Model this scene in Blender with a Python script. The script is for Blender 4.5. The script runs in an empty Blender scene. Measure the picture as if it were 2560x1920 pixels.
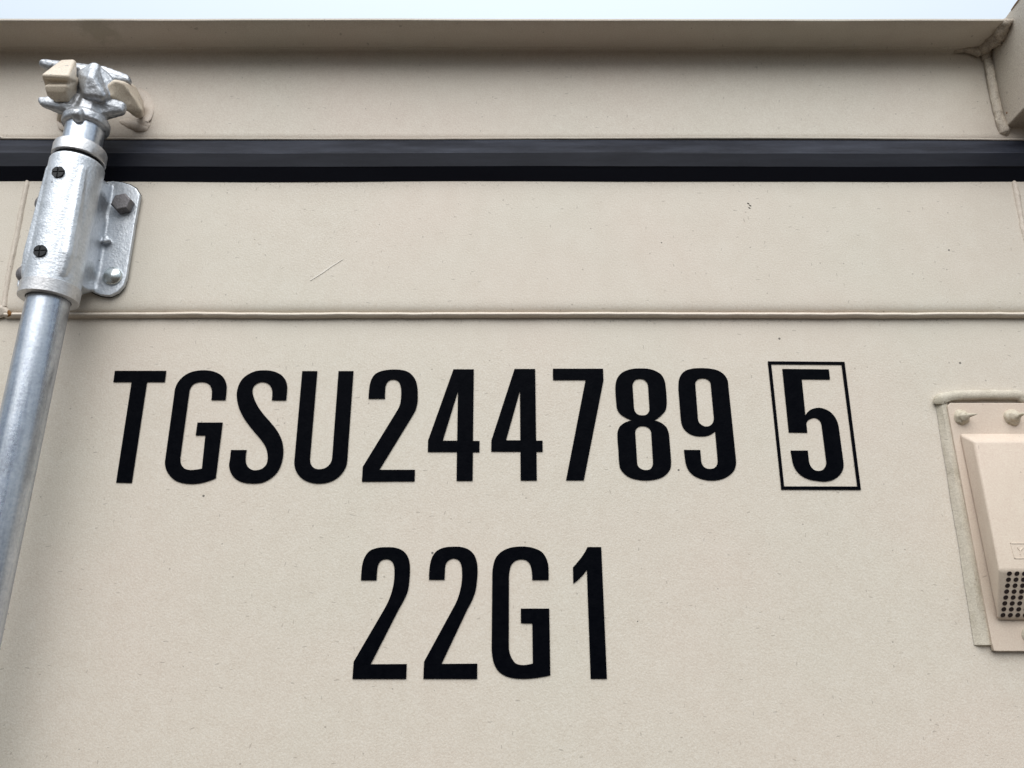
import bpy, bmesh, math, random
from mathutils import Vector, Matrix, noise
random.seed(7)
R = math.radians
sc = bpy.context.scene
COL = sc.collection

# ------------------------------------------------------------------ camera
F = 1923.0                    # focal length in photograph pixels (2560 wide)
PITCH = R(17.5)
D = 0.651                     # metres from the door face
CAMZ = 2.0                    # eye height
cam = bpy.data.cameras.new('camera'); co = bpy.data.objects.new('camera', cam); COL.objects.link(co)
cam.sensor_width = 36; cam.lens = F / 2560 * 36; cam.clip_start = 0.02; cam.clip_end = 3000
co.location = (0, -D, CAMZ); co.rotation_euler = (R(90) + PITCH, 0, 0)
sc.camera = co

# ------------------------------------------------------------------ sky, sun, exposure
CLOUD = (5.3, 6.0, 6.7)       # cloud radiance overhead, before the strength of 0.1
SUN_EL, SUN_AZ = 53, -8      # azimuth from straight out of the door
w = bpy.data.worlds.new('World'); sc.world = w; w.use_nodes = True
nt = w.node_tree; nt.nodes.clear()
out = nt.nodes.new('ShaderNodeOutputWorld'); bg = nt.nodes.new('ShaderNodeBackground')
sky = nt.nodes.new('ShaderNodeTexSky'); sky.sky_type = 'NISHITA'; sky.sun_disc = False
sky.sun_elevation = R(SUN_EL); sky.sun_rotation = R(180 + SUN_AZ)
sky.air_density = 1.0; sky.dust_density = 3.0; sky.ozone_density = 1.0
hs = nt.nodes.new('ShaderNodeHueSaturation'); hs.inputs['Saturation'].default_value = 0.30   # thin bright overcast
nt.links.new(sky.outputs[0], hs.inputs['Color'])
# white cloud cover: brightest overhead, dim at the hazy horizon, over what is left of the clear sky
tc = nt.nodes.new('ShaderNodeTexCoord'); sx = nt.nodes.new('ShaderNodeSeparateXYZ'); nt.links.new(tc.outputs['Generated'], sx.inputs[0])
mr = nt.nodes.new('ShaderNodeMapRange'); nt.links.new(sx.outputs[2], mr.inputs[0])
mr.inputs[1].default_value = 0; mr.inputs[2].default_value = 1; mr.inputs[3].default_value = 0.16; mr.inputs[4].default_value = 1.0
vm = nt.nodes.new('ShaderNodeVectorMath'); vm.operation = 'SCALE'; vm.inputs[0].default_value = CLOUD
nt.links.new(mr.outputs[0], vm.inputs['Scale'])
mx = nt.nodes.new('ShaderNodeMix'); mx.data_type = 'RGBA'; mx.inputs[0].default_value = 0.94
nt.links.new(hs.outputs[0], mx.inputs[6]); nt.links.new(vm.outputs[0], mx.inputs[7]); nt.links.new(mx.outputs[2], bg.inputs[0])
bg.inputs[1].default_value = 0.10
nt.links.new(bg.outputs[0], out.inputs[0])
sun = bpy.data.lights.new('sun', 'SUN'); so = bpy.data.objects.new('sun', sun); COL.objects.link(so)
sun.energy = 1.5; sun.angle = R(72); sun.color = (1.0, 0.97, 0.93)
d = Vector((math.sin(R(SUN_AZ)) * math.cos(R(SUN_EL)), -math.cos(R(SUN_AZ)) * math.cos(R(SUN_EL)), math.sin(R(SUN_EL))))
so.rotation_euler = d.to_track_quat('Z', 'Y').to_euler()
sc.view_settings.view_transform = 'Standard'; sc.view_settings.look = 'None'
sc.view_settings.exposure = 1.22; sc.view_settings.gamma = 1

# ------------------------------------------------------------------ helpers
def P(px, py, dep=0.0):
    """point seen at photograph pixel (px, py) that stands dep metres proud of the door face"""
    x = (px - 1280) / F; u = (960 - py) / F
    dy = math.cos(PITCH) - math.sin(PITCH) * u
    dz = math.sin(PITCH) + math.cos(PITCH) * u
    t = (D - dep) / dy
    return Vector((x * t, -dep, CAMZ + dz * t))
def ZZ(py, dep=0.0): return P(1280, py, dep).z

WLOC = {}
def empty(name, loc):
    o = bpy.data.objects.new(name, None); COL.objects.link(o); o.location = loc; WLOC[o] = Vector(loc); return o
def link_mesh(name, me, mat, parent=None, smooth=False, recentre=True):
    if recentre and len(me.vertices):
        lo = Vector((min(v.co[i] for v in me.vertices) for i in range(3))); hi = Vector((max(v.co[i] for v in me.vertices) for i in range(3)))
        c = (lo + hi) / 2
        me.transform(Matrix.Translation(-c))
    else: c = Vector((0, 0, 0))
    o = bpy.data.objects.new(name, me); COL.objects.link(o)
    WLOC[o] = c.copy()
    if parent is not None:
        o.parent = parent; o.location = c - WLOC[parent]
    else: o.location = c
    if mat: me.materials.append(mat)
    if smooth:
        me.polygons.foreach_set('use_smooth', [True] * len(me.polygons))
        if smooth != 'all': me.set_sharp_from_angle(angle=R(38))
    return o
def obj(name, bm, mat, parent=None, smooth=False):
    me = bpy.data.meshes.new(name); bmesh.ops.recalc_face_normals(bm, faces=bm.faces); bm.to_mesh(me); bm.free()
    return link_mesh(name, me, mat, parent, smooth)
def box(bm, x0, x1, y0, y1, z0, z1):
    v = [bm.verts.new((x, y, z)) for x in (x0, x1) for y in (y0, y1) for z in (z0, z1)]
    for f in ((0,1,3,2),(4,6,7,5),(0,4,5,1),(2,3,7,6),(0,2,6,4),(1,5,7,3)): bm.faces.new([v[i] for i in f])
def bevel(bm, w, seg=2):
    bmesh.ops.bevel(bm, geom=bm.edges[:], offset=w, segments=seg, profile=0.5, affect='EDGES', clamp_overlap=True)
def hull(bm, pts):
    """convex hull of balls: pts = [(Vector, radius)...]"""
    t = bmesh.new()
    for p, r in pts:
        bmesh.ops.create_icosphere(t, subdivisions=2, radius=r, matrix=Matrix.Translation(p))
    q = bmesh.new()
    for v in t.verts: q.verts.new(v.co)
    t.free()
    res = bmesh.ops.convex_hull(q, input=q.verts)
    bmesh.ops.delete(q, geom=[e for e in res['geom_interior'] if isinstance(e, bmesh.types.BMVert)], context='VERTS')
    me = bpy.data.meshes.new('t'); q.to_mesh(me); q.free(); bm.from_mesh(me); bpy.data.meshes.remove(me)
def H(bm, *pts): hull(bm, [(P(a, b, c), r) for a, b, c, r in pts])
def fuse(name, bm, mat, parent, voxel=0.0007, smooth_it=4, deform=None):
    """melt overlapping solids into one cast-looking skin"""
    me = bpy.data.meshes.new(name); bm.to_mesh(me); bm.free()
    t = bpy.data.objects.new('t', me); COL.objects.link(t)
    m = t.modifiers.new('r', 'REMESH'); m.mode = 'VOXEL'; m.voxel_size = voxel
    if smooth_it:
        s = t.modifiers.new('s', 'SMOOTH'); s.iterations = smooth_it; s.factor = 0.5
    dg = bpy.context.evaluated_depsgraph_get()
    me2 = bpy.data.meshes.new_from_object(t.evaluated_get(dg)); me2.name = name
    bpy.data.objects.remove(t); bpy.data.meshes.remove(me)
    if deform:
        for v in me2.vertices: v.co = deform(v.co)
    me2.materials.clear()
    return link_mesh(name, me2, mat, parent, 'all')
def frame_of(axis):
    a = axis.normalized(); u = a.cross(Vector((0, 1, 0)))
    if u.length < 0.1: u = a.cross(Vector((0, 0, 1)))
    u.normalize(); v = a.cross(u).normalized(); return a, u, v
def lathe(bm, base, axis, prof, n=48, cap=True, r_noise=0, seed=0):
    """prof = [(distance along axis, radius)...]"""
    a, u, v = frame_of(axis); rings = []
    for s, r in prof:
        ring = []
        for i in range(n):
            t = 2 * math.pi * i / n
            rr = r
            if r_noise: rr += r_noise * noise.noise(Vector((math.cos(t) * 1.5, math.sin(t) * 1.5, s * 300 + seed)))
            ring.append(bm.verts.new(base + a * s + (u * math.cos(t) + v * math.sin(t)) * rr))
        rings.append(ring)
    for k in range(len(rings) - 1):
        for i in range(n):
            bm.faces.new((rings[k][i], rings[k][(i + 1) % n], rings[k + 1][(i + 1) % n], rings[k + 1][i]))
    if cap:
        bm.faces.new(rings[0]); bm.faces.new(rings[-1])
def tube(bm, pts, rad, n=10, step=0.0015, wob=0.0, freq=200, seed=0, flat=1.0):
    """bead along a polyline of Vectors; rad = number or list; flat squashes it against the door (y axis)"""
    L = [0]
    for i in range(1, len(pts)): L.append(L[-1] + (pts[i] - pts[i - 1]).length)
    m = max(2, int(L[-1] / step)); rs = rad if isinstance(rad, (list, tuple)) else [rad] * len(pts)
    ctr = []
    for k in range(m + 1):
        s = L[-1] * k / m; i = 0
        while i < len(pts) - 2 and L[i + 1] < s: i += 1
        f = (s - L[i]) / max(1e-9, L[i + 1] - L[i])
        p0 = pts[max(0, i - 1)]; p1 = pts[i]; p2 = pts[i + 1]; p3 = pts[min(len(pts) - 1, i + 2)]
        q = 0.5 * ((2 * p1) + (p2 - p0) * f + (2 * p0 - 5 * p1 + 4 * p2 - p3) * f * f + (3 * p1 - p0 - 3 * p2 + p3) * f ** 3)
        if wob: q = q + Vector((noise.noise(Vector((s * freq * .35, seed, 0))), 0, noise.noise(Vector((s * freq * .35, seed, 5))))) * wob
        ctr.append((q, rs[i] * (1 - f) + rs[i + 1] * f))
    rings = []
    for k, (q, r) in enumerate(ctr):
        a = (ctr[min(m, k + 1)][0] - ctr[max(0, k - 1)][0]).normalized()
        u = a.cross(Vector((0, 1, 0))); u = u.normalized() if u.length > .05 else Vector((1, 0, 0)); v = a.cross(u).normalized()
        ring = []
        for j in range(n):
            t = 2 * math.pi * j / n
            rr = r * (1 + (wob and 250 * wob * noise.noise(Vector((k * step * freq, math.cos(t), math.sin(t) + seed)))))
            o = (u * math.cos(t) + v * math.sin(t)) * rr
            o.y *= flat
            ring.append(bm.verts.new(q + o))
        rings.append(ring)
    for k in range(m):
        for i in range(n): bm.faces.new((rings[k][i], rings[k][(i + 1) % n], rings[k + 1][(i + 1) % n], rings[k + 1][i]))
    bm.faces.new(rings[0]); bm.faces.new(rings[-1])
def strip(bm, prof, x0, x1, n, wave=None):
    """extrude the open profile [(dep, z)...] along X; wave(x, k) -> (ddep, dz)"""
    cols = []
    for i in range(n + 1):
        x = x0 + (x1 - x0) * i / n
        c = []
        for k, (dp, z) in enumerate(prof):
            a, b = wave(x, k) if wave else (0, 0)
            c.append(bm.verts.new((x, -dp - a, z + b)))
        cols.append(c)
    for i in range(n):
        for k in range(len(prof) - 1):
            bm.faces.new((cols[i][k], cols[i + 1][k], cols[i + 1][k + 1], cols[i][k + 1]))
def n1(x, f, s): return noise.noise(Vector((x * f, s * 7.31, s)))

# ------------------------------------------------------------------ materials
def mat(name):
    m = bpy.data.materials.new(name); m.use_nodes = True
    return m, m.node_tree, m.node_tree.nodes['Principled BSDF']
def N(t, kind, **kw):
    n = t.nodes.new(kind)
    for k, v in kw.items():
        if k in n.inputs: n.inputs[k].default_value = v
        else: setattr(n, k, v)
    return n
def coords(t):
    g = N(t, 'ShaderNodeNewGeometry'); return g.outputs['Position']
def ramp(t, src, stops):
    r = t.nodes.new('ShaderNodeValToRGB'); t.links.new(src, r.inputs[0])
    e = r.color_ramp.elements
    while len(e) < len(stops): e.new(0.5)
    for k, (p, c) in enumerate(stops):
        e[k].position = p; e[k].color = (c, c, c, 1) if isinstance(c, (int, float)) else (*c, 1)
    return r.outputs[0]
def mix(t, fac, a, b, mode='MIX'):
    m = t.nodes.new('ShaderNodeMix'); m.data_type = 'RGBA'; m.blend_type = mode
    for s, v in ((m.inputs[0], fac), (m.inputs[6], a), (m.inputs[7], b)):
        if hasattr(v, 'links') or isinstance(v, bpy.types.NodeSocket): t.links.new(v, s)
        else: s.default_value = v if isinstance(v, (int, float)) else (*v, 1)
    return m.outputs[2]
def math_(t, op, a, b):
    m = t.nodes.new('ShaderNodeMath'); m.operation = op
    for s, v in ((m.inputs[0], a), (m.inputs[1], b)):
        if isinstance(v, bpy.types.NodeSocket): t.links.new(v, s)
        else: s.default_value = v
    return m.outputs[0]
def specks(t, pos, scale, size, keep, stretch=None):
    """dust specks: small dots in a random share of voronoi cells -> 0..1"""
    src = pos
    if stretch:
        mp = N(t, 'ShaderNodeMapping'); mp.inputs['Scale'].default_value = stretch[0]; mp.inputs['Rotation'].default_value = stretch[1]
        nz = N(t, 'ShaderNodeTexNoise', Scale=90.0, Detail=1.0); t.links.new(pos, nz.inputs['Vector'])
        ad = N(t, 'ShaderNodeVectorMath', operation='MULTIPLY_ADD'); t.links.new(nz.outputs['Color'], ad.inputs[0])
        ad.inputs[1].default_value = (.006, .006, .006); t.links.new(pos, ad.inputs[2])
        t.links.new(ad.outputs[0], mp.inputs[0]); src = mp.outputs[0]
    v = N(t, 'ShaderNodeTexVoronoi', Scale=scale); t.links.new(src, v.inputs['Vector'])
    dot = math_(t, 'LESS_THAN', v.outputs['Distance'], size)
    sp = N(t, 'ShaderNodeSeparateColor'); t.links.new(v.outputs['Color'], sp.inputs[0])
    return math_(t, 'MULTIPLY', dot, math_(t, 'LESS_THAN', sp.outputs[0], keep))

def paint(name, base, rough=0.5, grain=1.0, speck=1.0, dirt=None, bump=1.0, rust=None, lines=False, patch=False):
    m, t, b = mat(name); pos = coords(t)
    big = N(t, 'ShaderNodeTexNoise', Scale=5.0, Detail=2.0); t.links.new(pos, big.inputs['Vector'])
    c2 = tuple(x * y for x, y in zip(base, (1.01, .985, .975))); c3 = tuple(x * y for x, y in zip(base, (.985, 1.0, .985)))
    col = mix(t, ramp(t, big.outputs['Fac'], [(.35, 0), (.65, 1)]), c2, c3)
    med = N(t, 'ShaderNodeTexNoise', Scale=55.0, Detail=4.0, Roughness=.65); t.links.new(pos, med.inputs['Vector'])
    col = mix(t, .30, col, ramp(t, med.outputs['Fac'], [(.3, .44), (.7, .56)]), 'OVERLAY')
    fine = N(t, 'ShaderNodeTexNoise', Scale=850.0, Detail=2.0); t.links.new(pos, fine.inputs['Vector'])
    col = mix(t, .55 * grain, col, ramp(t, fine.outputs['Fac'], [(.3, .35), (.7, .65)]), 'OVERLAY')
    if speck:
        s1 = specks(t, pos, 95.0, .075, .24 * speck)
        s2 = specks(t, pos, 30.0, .032, .30 * speck)
        s3 = specks(t, pos, 60.0, .11, .26 * speck, ((1, 1, 4.0), (0, .6, 0)))
        s4 = specks(t, pos, 60.0, .10, .20 * speck, ((4.0, 1, 1), (0, .5, 0)))
        col = mix(t, math_(t, 'MULTIPLY', s1, .40), col, (.12, .10, .08))
        col = mix(t, math_(t, 'MULTIPLY', s2, .80), col, (.05, .045, .04))
        col = mix(t, math_(t, 'MULTIPLY', s3, .33), col, (.12, .10, .08))
        col = mix(t, math_(t, 'MULTIPLY', s4, .33), col, (.12, .10, .08))
    if patch:     # olive damp stain under the drip lip
        dv = N(t, 'ShaderNodeVectorMath', operation='DISTANCE'); t.links.new(pos, dv.inputs[0]); dv.inputs[1].default_value = P(243, 68, .037)
        pn = N(t, 'ShaderNodeTexNoise', Scale=70.0, Detail=5.0, Roughness=.7); t.links.new(pos, pn.inputs['Vector'])
        dd_ = math_(t, 'ADD', math_(t, 'MULTIPLY', dv.outputs['Value'], 1 / .022), math_(t, 'MULTIPLY', math_(t, 'SUBTRACT', pn.outputs['Fac'], .5), 2.2))
        col = mix(t, ramp(t, dd_, [(.55, .28), (1.0, 0)]), col, (.20, .19, .11))
    if lines:      # grit caught just below the seal and just below the weld bead
        sz = N(t, 'ShaderNodeSeparateXYZ'); t.links.new(pos, sz.inputs[0]); acc = None
        for zt in (ZZ(456, .004), ZZ(799)):
            m1 = math_(t, 'MULTIPLY', math_(t, 'LESS_THAN', sz.outputs[2], zt), math_(t, 'SUBTRACT', 1.0, math_(t, 'MULTIPLY', math_(t, 'SUBTRACT', zt, sz.outputs[2]), 1 / .009)))
            m1 = math_(t, 'MAXIMUM', m1, 0.0); acc = m1 if acc is None else math_(t, 'ADD', acc, m1)
        gn_ = N(t, 'ShaderNodeTexNoise', Scale=420.0, Detail=3.0, Roughness=.7); t.links.new(pos, gn_.inputs['Vector'])
        gr = ramp(t, gn_.outputs['Fac'], [(.56, 0), (.64, 1)])
        g2 = N(t, 'ShaderNodeTexNoise', Scale=30.0, Detail=2.0); t.links.new(pos, g2.inputs['Vector'])
        gr = math_(t, 'MULTIPLY', math_(t, 'MULTIPLY', gr, acc), ramp(t, g2.outputs['Fac'], [(.4, 0), (.6, .6)]))
        col = mix(t, gr, col, (.10, .08, .06))
    if dirt:
        dn = N(t, 'ShaderNodeTexNoise', Scale=dirt[1], Detail=6.0, Roughness=.7); t.links.new(pos, dn.inputs['Vector'])
        col = mix(t, ramp(t, dn.outputs['Fac'], [(dirt[2], 0), (dirt[3], dirt[4])]), col, dirt[0])
    if rust:
        rn = N(t, 'ShaderNodeTexNoise', Scale=70.0, Detail=5.0, Roughness=.7); t.links.new(pos, rn.inputs['Vector'])
        col = mix(t, ramp(t, rn.outputs['Fac'], [(rust, 0), (rust + .05, .9)]), col, (.22, .07, .02))
    t.links.new(col, b.inputs['Base Color']); b.inputs['Roughness'].default_value = rough
    b.inputs['Specular IOR Level'].default_value = 0.35
    bp = N(t, 'ShaderNodeBump', Strength=.5 * bump, Distance=.0006)
    bn = N(t, 'ShaderNodeTexNoise', Scale=620.0, Detail=2.0, Roughness=.6); t.links.new(pos, bn.inputs['Vector'])
    t.links.new(bn.outputs['Fac'], bp.inputs['Height'])
    wv = N(t, 'ShaderNodeTexNoise', Scale=9.0, Detail=1.0); t.links.new(pos, wv.inputs['Vector'])
    bp2 = N(t, 'ShaderNodeBump', Strength=.12, Distance=.003); t.links.new(wv.outputs['Fac'], bp2.inputs['Height'])
    t.links.new(bp2.outputs[0], bp.inputs['Normal'])
    t.links.new(bp.outputs[0], b.inputs['Normal'])
    return m
BEIGE = (.606, .551, .476)
M = {}
M['door'] = paint('beige_door_paint', BEIGE, .45, bump=.6, grain=.6, lines=True)
M['header'] = paint('beige_header_paint', (.588, .532, .462), .5, speck=.8, bump=.6, grain=.6, patch=True)
M['weld'] = paint('painted_weld', (.60, .53, .455), .42, grain=.6, speck=.5, bump=.8)
M['dirty'] = paint('dirty_painted_weld', (.55, .49, .41), .6, dirt=((.14, .105, .08), 150, .50, .70, .7), rust=.72, bump=2)
M['corner'] = paint('corner_paint', (.55, .50, .43), .6, speck=1.4, dirt=((.22, .17, .12), 60, .62, .8, .5), rust=.72, bump=1.6)
M['dirty2'] = paint('rusty_edge_paint', (.34, .24, .17), .7, speck=0, dirt=((.13, .06, .03), 120, .40, .6, .9))
M['keeper'] = paint('chipped_keeper_paint', (.60, .53, .43), .42, speck=.4, dirt=((.22, .20, .19), 130, .61, .64, .8), bump=1)
M['vent'] = paint('pinkish_plastic', (.605, .51, .425), .42, grain=.45, speck=.7, bump=.35)
M['seal'] = paint('aged_sealant', (.52, .475, .395), .6, grain=.8, speck=1.5, dirt=((.27, .235, .16), 60, .50, .74, .75), bump=1.0)

def zinc(name, base, rough, cast, metallic=.75, streak=0, spot=None, grime=False):
    m, t, b = mat(name); pos = coords(t)
    n = N(t, 'ShaderNodeTexNoise', Scale=70.0, Detail=5.0, Roughness=.7); t.links.new(pos, n.inputs['Vector'])
    lo = tuple(x * .86 for x in base); hi = tuple(min(1, x * 1.08) for x in base)
    col = mix(t, ramp(t, n.outputs['Fac'], [(.3, 0), (.7, 1)]), lo, hi)
    fn = N(t, 'ShaderNodeTexNoise', Scale=420.0, Detail=3.0); t.links.new(pos, fn.inputs['Vector'])
    col = mix(t, .5, col, ramp(t, fn.outputs['Fac'], [(.3, .36), (.7, .64)]), 'OVERLAY')
    if streak:
        mp = N(t, 'ShaderNodeMapping'); mp.inputs['Scale'].default_value = (130, 130, 5); t.links.new(pos, mp.inputs[0])
        sn = N(t, 'ShaderNodeTexNoise', Scale=1.0, Detail=3.0, Roughness=.6); t.links.new(mp.outputs[0], sn.inputs['Vector'])
        col = mix(t, streak, col, ramp(t, sn.outputs['Fac'], [(.3, .25), (.7, .75)]), 'OVERLAY')
        t.links.new(ramp(t, sn.outputs['Fac'], [(.3, rough * .8), (.7, min(1, rough * 1.4))]), b.inputs['Roughness'])
    else:
        t.links.new(ramp(t, n.outputs['Fac'], [(.3, rough * .92), (.7, min(1, rough * 1.12))]), b.inputs['Roughness'])
    if grime:
        gn_ = N(t, 'ShaderNodeTexNoise', Scale=130.0, Detail=5.0, Roughness=.75); t.links.new(pos, gn_.inputs['Vector'])
        col = mix(t, ramp(t, gn_.outputs['Fac'], [(.56, 0), (.70, .7)]), col, (.12, .11, .10))
    if spot:
        s1 = specks(t, pos, 90.0, .12, spot)
        col = mix(t, math_(t, 'MULTIPLY', s1, .6), col, (.10, .09, .085))
    t.links.new(col, b.inputs['Base Color']); b.inputs['Metallic'].default_value = metallic
    bp = N(t, 'ShaderNodeBump', Strength=min(1, cast), Distance=.0008)
    bn = N(t, 'ShaderNodeTexNoise', Scale=480.0, Detail=3.0, Roughness=.6); t.links.new(pos, bn.inputs['Vector'])
    t.links.new(bn.outputs['Fac'], bp.inputs['Height']); t.links.new(bp.outputs[0], b.inputs['Normal'])
    return m
M['cast'] = zinc('galvanised_casting', (.60, .63, .67), .46, .55, .75, spot=.08)
M['cam'] = zinc('galvanised_cam', (.44, .455, .48), .42, .5, .78, spot=.35, grime=True)
M['rod'] = zinc('galvanised_tube', (.50, .54, .60), .30, .12, .92, streak=.5, spot=.08)
M['ringm'] = zinc('dull_zinc', (.56, .56, .57), .42, .35, .75, spot=.3)
M['rivet'] = zinc('bright_zinc', (.62, .66, .66), .22, .08, .95)
M['bolt'] = zinc('dark_weathered_steel', (.19, .18, .185), .5, .6, .6, spot=.4)
def plain(name, c, rough, spec=.5, bump=0, scale=300, var=.0):
    m, t, b = mat(name); pos = coords(t)
    n = N(t, 'ShaderNodeTexNoise', Scale=scale * .3, Detail=4.0, Roughness=.7); t.links.new(pos, n.inputs['Vector'])
    t.links.new(mix(t, ramp(t, n.outputs['Fac'], [(.35, 0), (.7, 1)]), c, tuple(x * (1 + var) + var * .01 for x in c)), b.inputs['Base Color'])
    b.inputs['Roughness'].default_value = rough; b.inputs['Specular IOR Level'].default_value = spec
    if bump:
        bn = N(t, 'ShaderNodeTexNoise', Scale=scale, Detail=3.0); t.links.new(pos, bn.inputs['Vector'])
        bp = N(t, 'ShaderNodeBump', Strength=bump, Distance=.0005); t.links.new(bn.outputs['Fac'], bp.inputs['Height'])
        t.links.new(bp.outputs[0], b.inputs['Normal'])
    return m
M['vinyl'] = plain('black_vinyl', (.0008, .0012, .0026), .5, .02, .4, 420, .15)
M['black'] = plain('black_gap', (.004, .004, .005), .6, .2)
M['screw'] = plain('black_screw', (.007, .008, .010), .5, .3, .3)
M['inner'] = plain('dark_inside', (.03, .02, .018), .8, .2)
M['ground'] = plain('yard_gravel', (.034, .026, .019), .9, .2, 0, 20, .4)
# rubber: dark navy with streaky dust tone shaded by facet, scuffs and cobweb flecks
m, t, b = mat('gasket_rubber'); pos = coords(t)
mp = N(t, 'ShaderNodeMapping'); mp.inputs['Scale'].default_value = (9, 60, 60); t.links.new(pos, mp.inputs[0])
n = N(t, 'ShaderNodeTexNoise', Scale=1.3, Detail=8.0, Roughness=.7); t.links.new(mp.outputs[0], n.inputs['Vector'])
col = mix(t, ramp(t, n.outputs['Fac'], [(.35, 0), (.68, 1)]), (.0, .0, .0), (1, 1, 1))
nf = N(t, 'ShaderNodeTexNoise', Scale=110.0, Detail=6.0, Roughness=.8); t.links.new(pos, nf.inputs['Vector'])
col = mix(t, ramp(t, nf.outputs['Fac'], [(.66, 0), (.76, .5)]), col, (.16, .17, .19))
# facet shading painted into the dust tone: paler facing up, near black below
ge = N(t, 'ShaderNodeNewGeometry'); sn_ = N(t, 'ShaderNodeSeparateXYZ'); t.links.new(ge.outputs['True Normal'], sn_.inputs[0])
upf = ramp(t, math_(t, 'MULTIPLY_ADD' if False else 'ADD', math_(t, 'MULTIPLY', sn_.outputs[2], .5), .5), [(.30, .02), (.47, .20), (.56, .24), (.75, 1)])
dust_shade = mix(t, upf, (0, 0, 0), (.044, .049, .064))
dust_shade = mix(t, math_(t, 'MULTIPLY', ramp(t, n.outputs['Fac'], [(.3, .0), (.62, .75)]), 1.0), dust_shade, (0, 0, 0))
base_ = mix(t, 1.0, (.0025, .0032, .0075), dust_shade, 'ADD')
base_ = mix(t, ramp(t, nf.outputs['Fac'], [(.68, 0), (.78, .35)]), base_, (.10, .105, .12))
t.links.new(base_, b.inputs['Base Color']); b.inputs['Roughness'].default_value = .6; b.inputs['Specular IOR Level'].default_value = .15
M['rubber'] = m

# ------------------------------------------------------------------ the setting
g = bmesh.new(); s = 400
gv = [g.verts.new(p) for p in ((-s, -s, 0), (s, -s, 0), (s, s, 0), (-s, s, 0))]; g.faces.new(gv)
go = obj('ground', g, M['ground']); go['kind'] = 'structure'

# ------------------------------------------------------------------ the container
cont = empty('shipping_container', (-0.6, 0.0, 0.0))
cont['category'] = 'shipping container'
cont['label'] = 'beige shipping container door end with black lettering, galvanised locking bar and black rubber seal'

XL, XR = -1.70, 0.735
Z_LIP = ZZ(131, .004)                     # underside of the drip lip
Z_HB = ZZ(346, .004)                      # bottom of the header face
Z_BEAD = ZZ(787, .0)
X_BOX = P(2512, 319, .004).x              # left side of the corner box
Y_LIP = .0465

# body shell behind the doors
b_ = bmesh.new(); box(b_, XL - .0, XR, .06, 6.06, .15, Z_LIP - .005); obj('body_shell', b_, M['corner'], cont)
b_ = bmesh.new(); box(b_, XL, XR, -.06, .058, .14, .30); bevel(b_, .004); obj('door_sill', b_, M['corner'], cont)

# header face
def hw(x, k): return (.0006 * n1(x, 3, 1) , 0)
b_ = bmesh.new()
strip(b_, [(-.05, Z_HB + .001), (.0008, Z_HB - .0002), (.0030, Z_HB + .0006), (.0040, Z_HB + .003), (.0040, Z_HB + .006), (.0040, (Z_HB + Z_LIP) / 2), (.0040, Z_LIP + .002), (-.05, Z_LIP + .002)], XL, XR, 240, hw)
obj('header_face', b_, M['header'], cont, True)
# thin painted edge along the header bottom
b_ = bmesh.new()
pts = [P(-400, 318, .005), P(-60, 330, .005), P(-15, 338, .005), P(8, 344.5, .005), P(30, 346, .005), P(300, 347, .005), P(1000, 347.5, .005), P(1900, 345, .005), P(2520, 349, .005), P(2800, 349, .005)]
tube(b_, pts, .0011, 8, .004, .0002, 120, 3); obj('header_edge_bead', b_, M['header'], cont, True)

# drip lip (a folded plate sticking out over the doors)
def lw(x, k):
    if k in (2, 3, 4, 5): return (.0007 * n1(x, 4, 2), .0011 * n1(x, 2.2, 3) + .0003 * n1(x, 14, 4))
    return (0, 0)
b_ = bmesh.new(); T_ = .0034
strip(b_, [(.0042, Z_LIP - .0001), (.03, Z_LIP), (Y_LIP - .0009, Z_LIP + .0002), (Y_LIP, Z_LIP + .0009), (Y_LIP, Z_LIP + T_ - .0007), (Y_LIP - .001, Z_LIP + T_), (.02, Z_LIP + T_ + .001), (-.06, Z_LIP + T_ + .003)], XL, X_BOX + .004, 260, lw)
obj('drip_lip', b_, M['header'], cont, True)
b_ = bmesh.new()
strip(b_, [(.0039, ZZ(134, .004)), (.0046, ZZ(131, .0046)), (.0066, ZZ(127, .0066)), (.0108, Z_LIP - .0009), (.0118, Z_LIP + .0002)], XL, P(2392, 128, .005).x, 300,
      lambda x, k: (.0004 * n1(x, 60, 5 + k), .0003 * n1(x, 50, 9 + k)))
obj('lip_weld', b_, M['header'], cont, True)
b_ = bmesh.new(); box(b_, XL, XR, -.003, 6.06, Z_LIP - .004, Z_LIP + .0031); obj('roof_panel', b_, M['header'], cont)

# corner box at the right end, with its welds
Z_BB = ZZ(321, .004)
b_ = bmesh.new(); dfr = .078
vs = [(X_BOX, .002, Z_BB), (X_BOX, -dfr, Z_BB + .002), (X_BOX, -dfr, Z_LIP + .015), (X_BOX, -.045, Z_LIP + .013), (X_BOX, .002, Z_LIP + .010)]
A = [b_.verts.new(v) for v in vs]; B = [b_.verts.new((XR, v[1], v[2])) for v in vs]
b_.faces.new(A); b_.faces.new(B[::-1])
for i in range(5): b_.faces.new((A[i], A[(i + 1) % 5], B[(i + 1) % 5], B[i]))
bevel(b_, .0012); obj('corner_box', b_, M['corner'], cont)
b_ = bmesh.new(); tube(b_, [Vector((X_BOX, -.047, Z_LIP + .0128)), Vector((X_BOX, -.062, Z_LIP + .0138)), Vector((X_BOX, -.0775, Z_LIP + .0146))], [.0007, .0011, .0009], 8, .001, .0003, 200, 17)
tube(b_, [Vector((X_BOX, -.0775, Z_LIP + .014)), Vector((X_BOX, -.0775, Z_BB + .01))], [.0010, .0008], 8, .001, .0003, 200, 18)
obj('rusty_edge', b_, M['dirty2'], cont, True)
b_ = bmesh.new()
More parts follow.
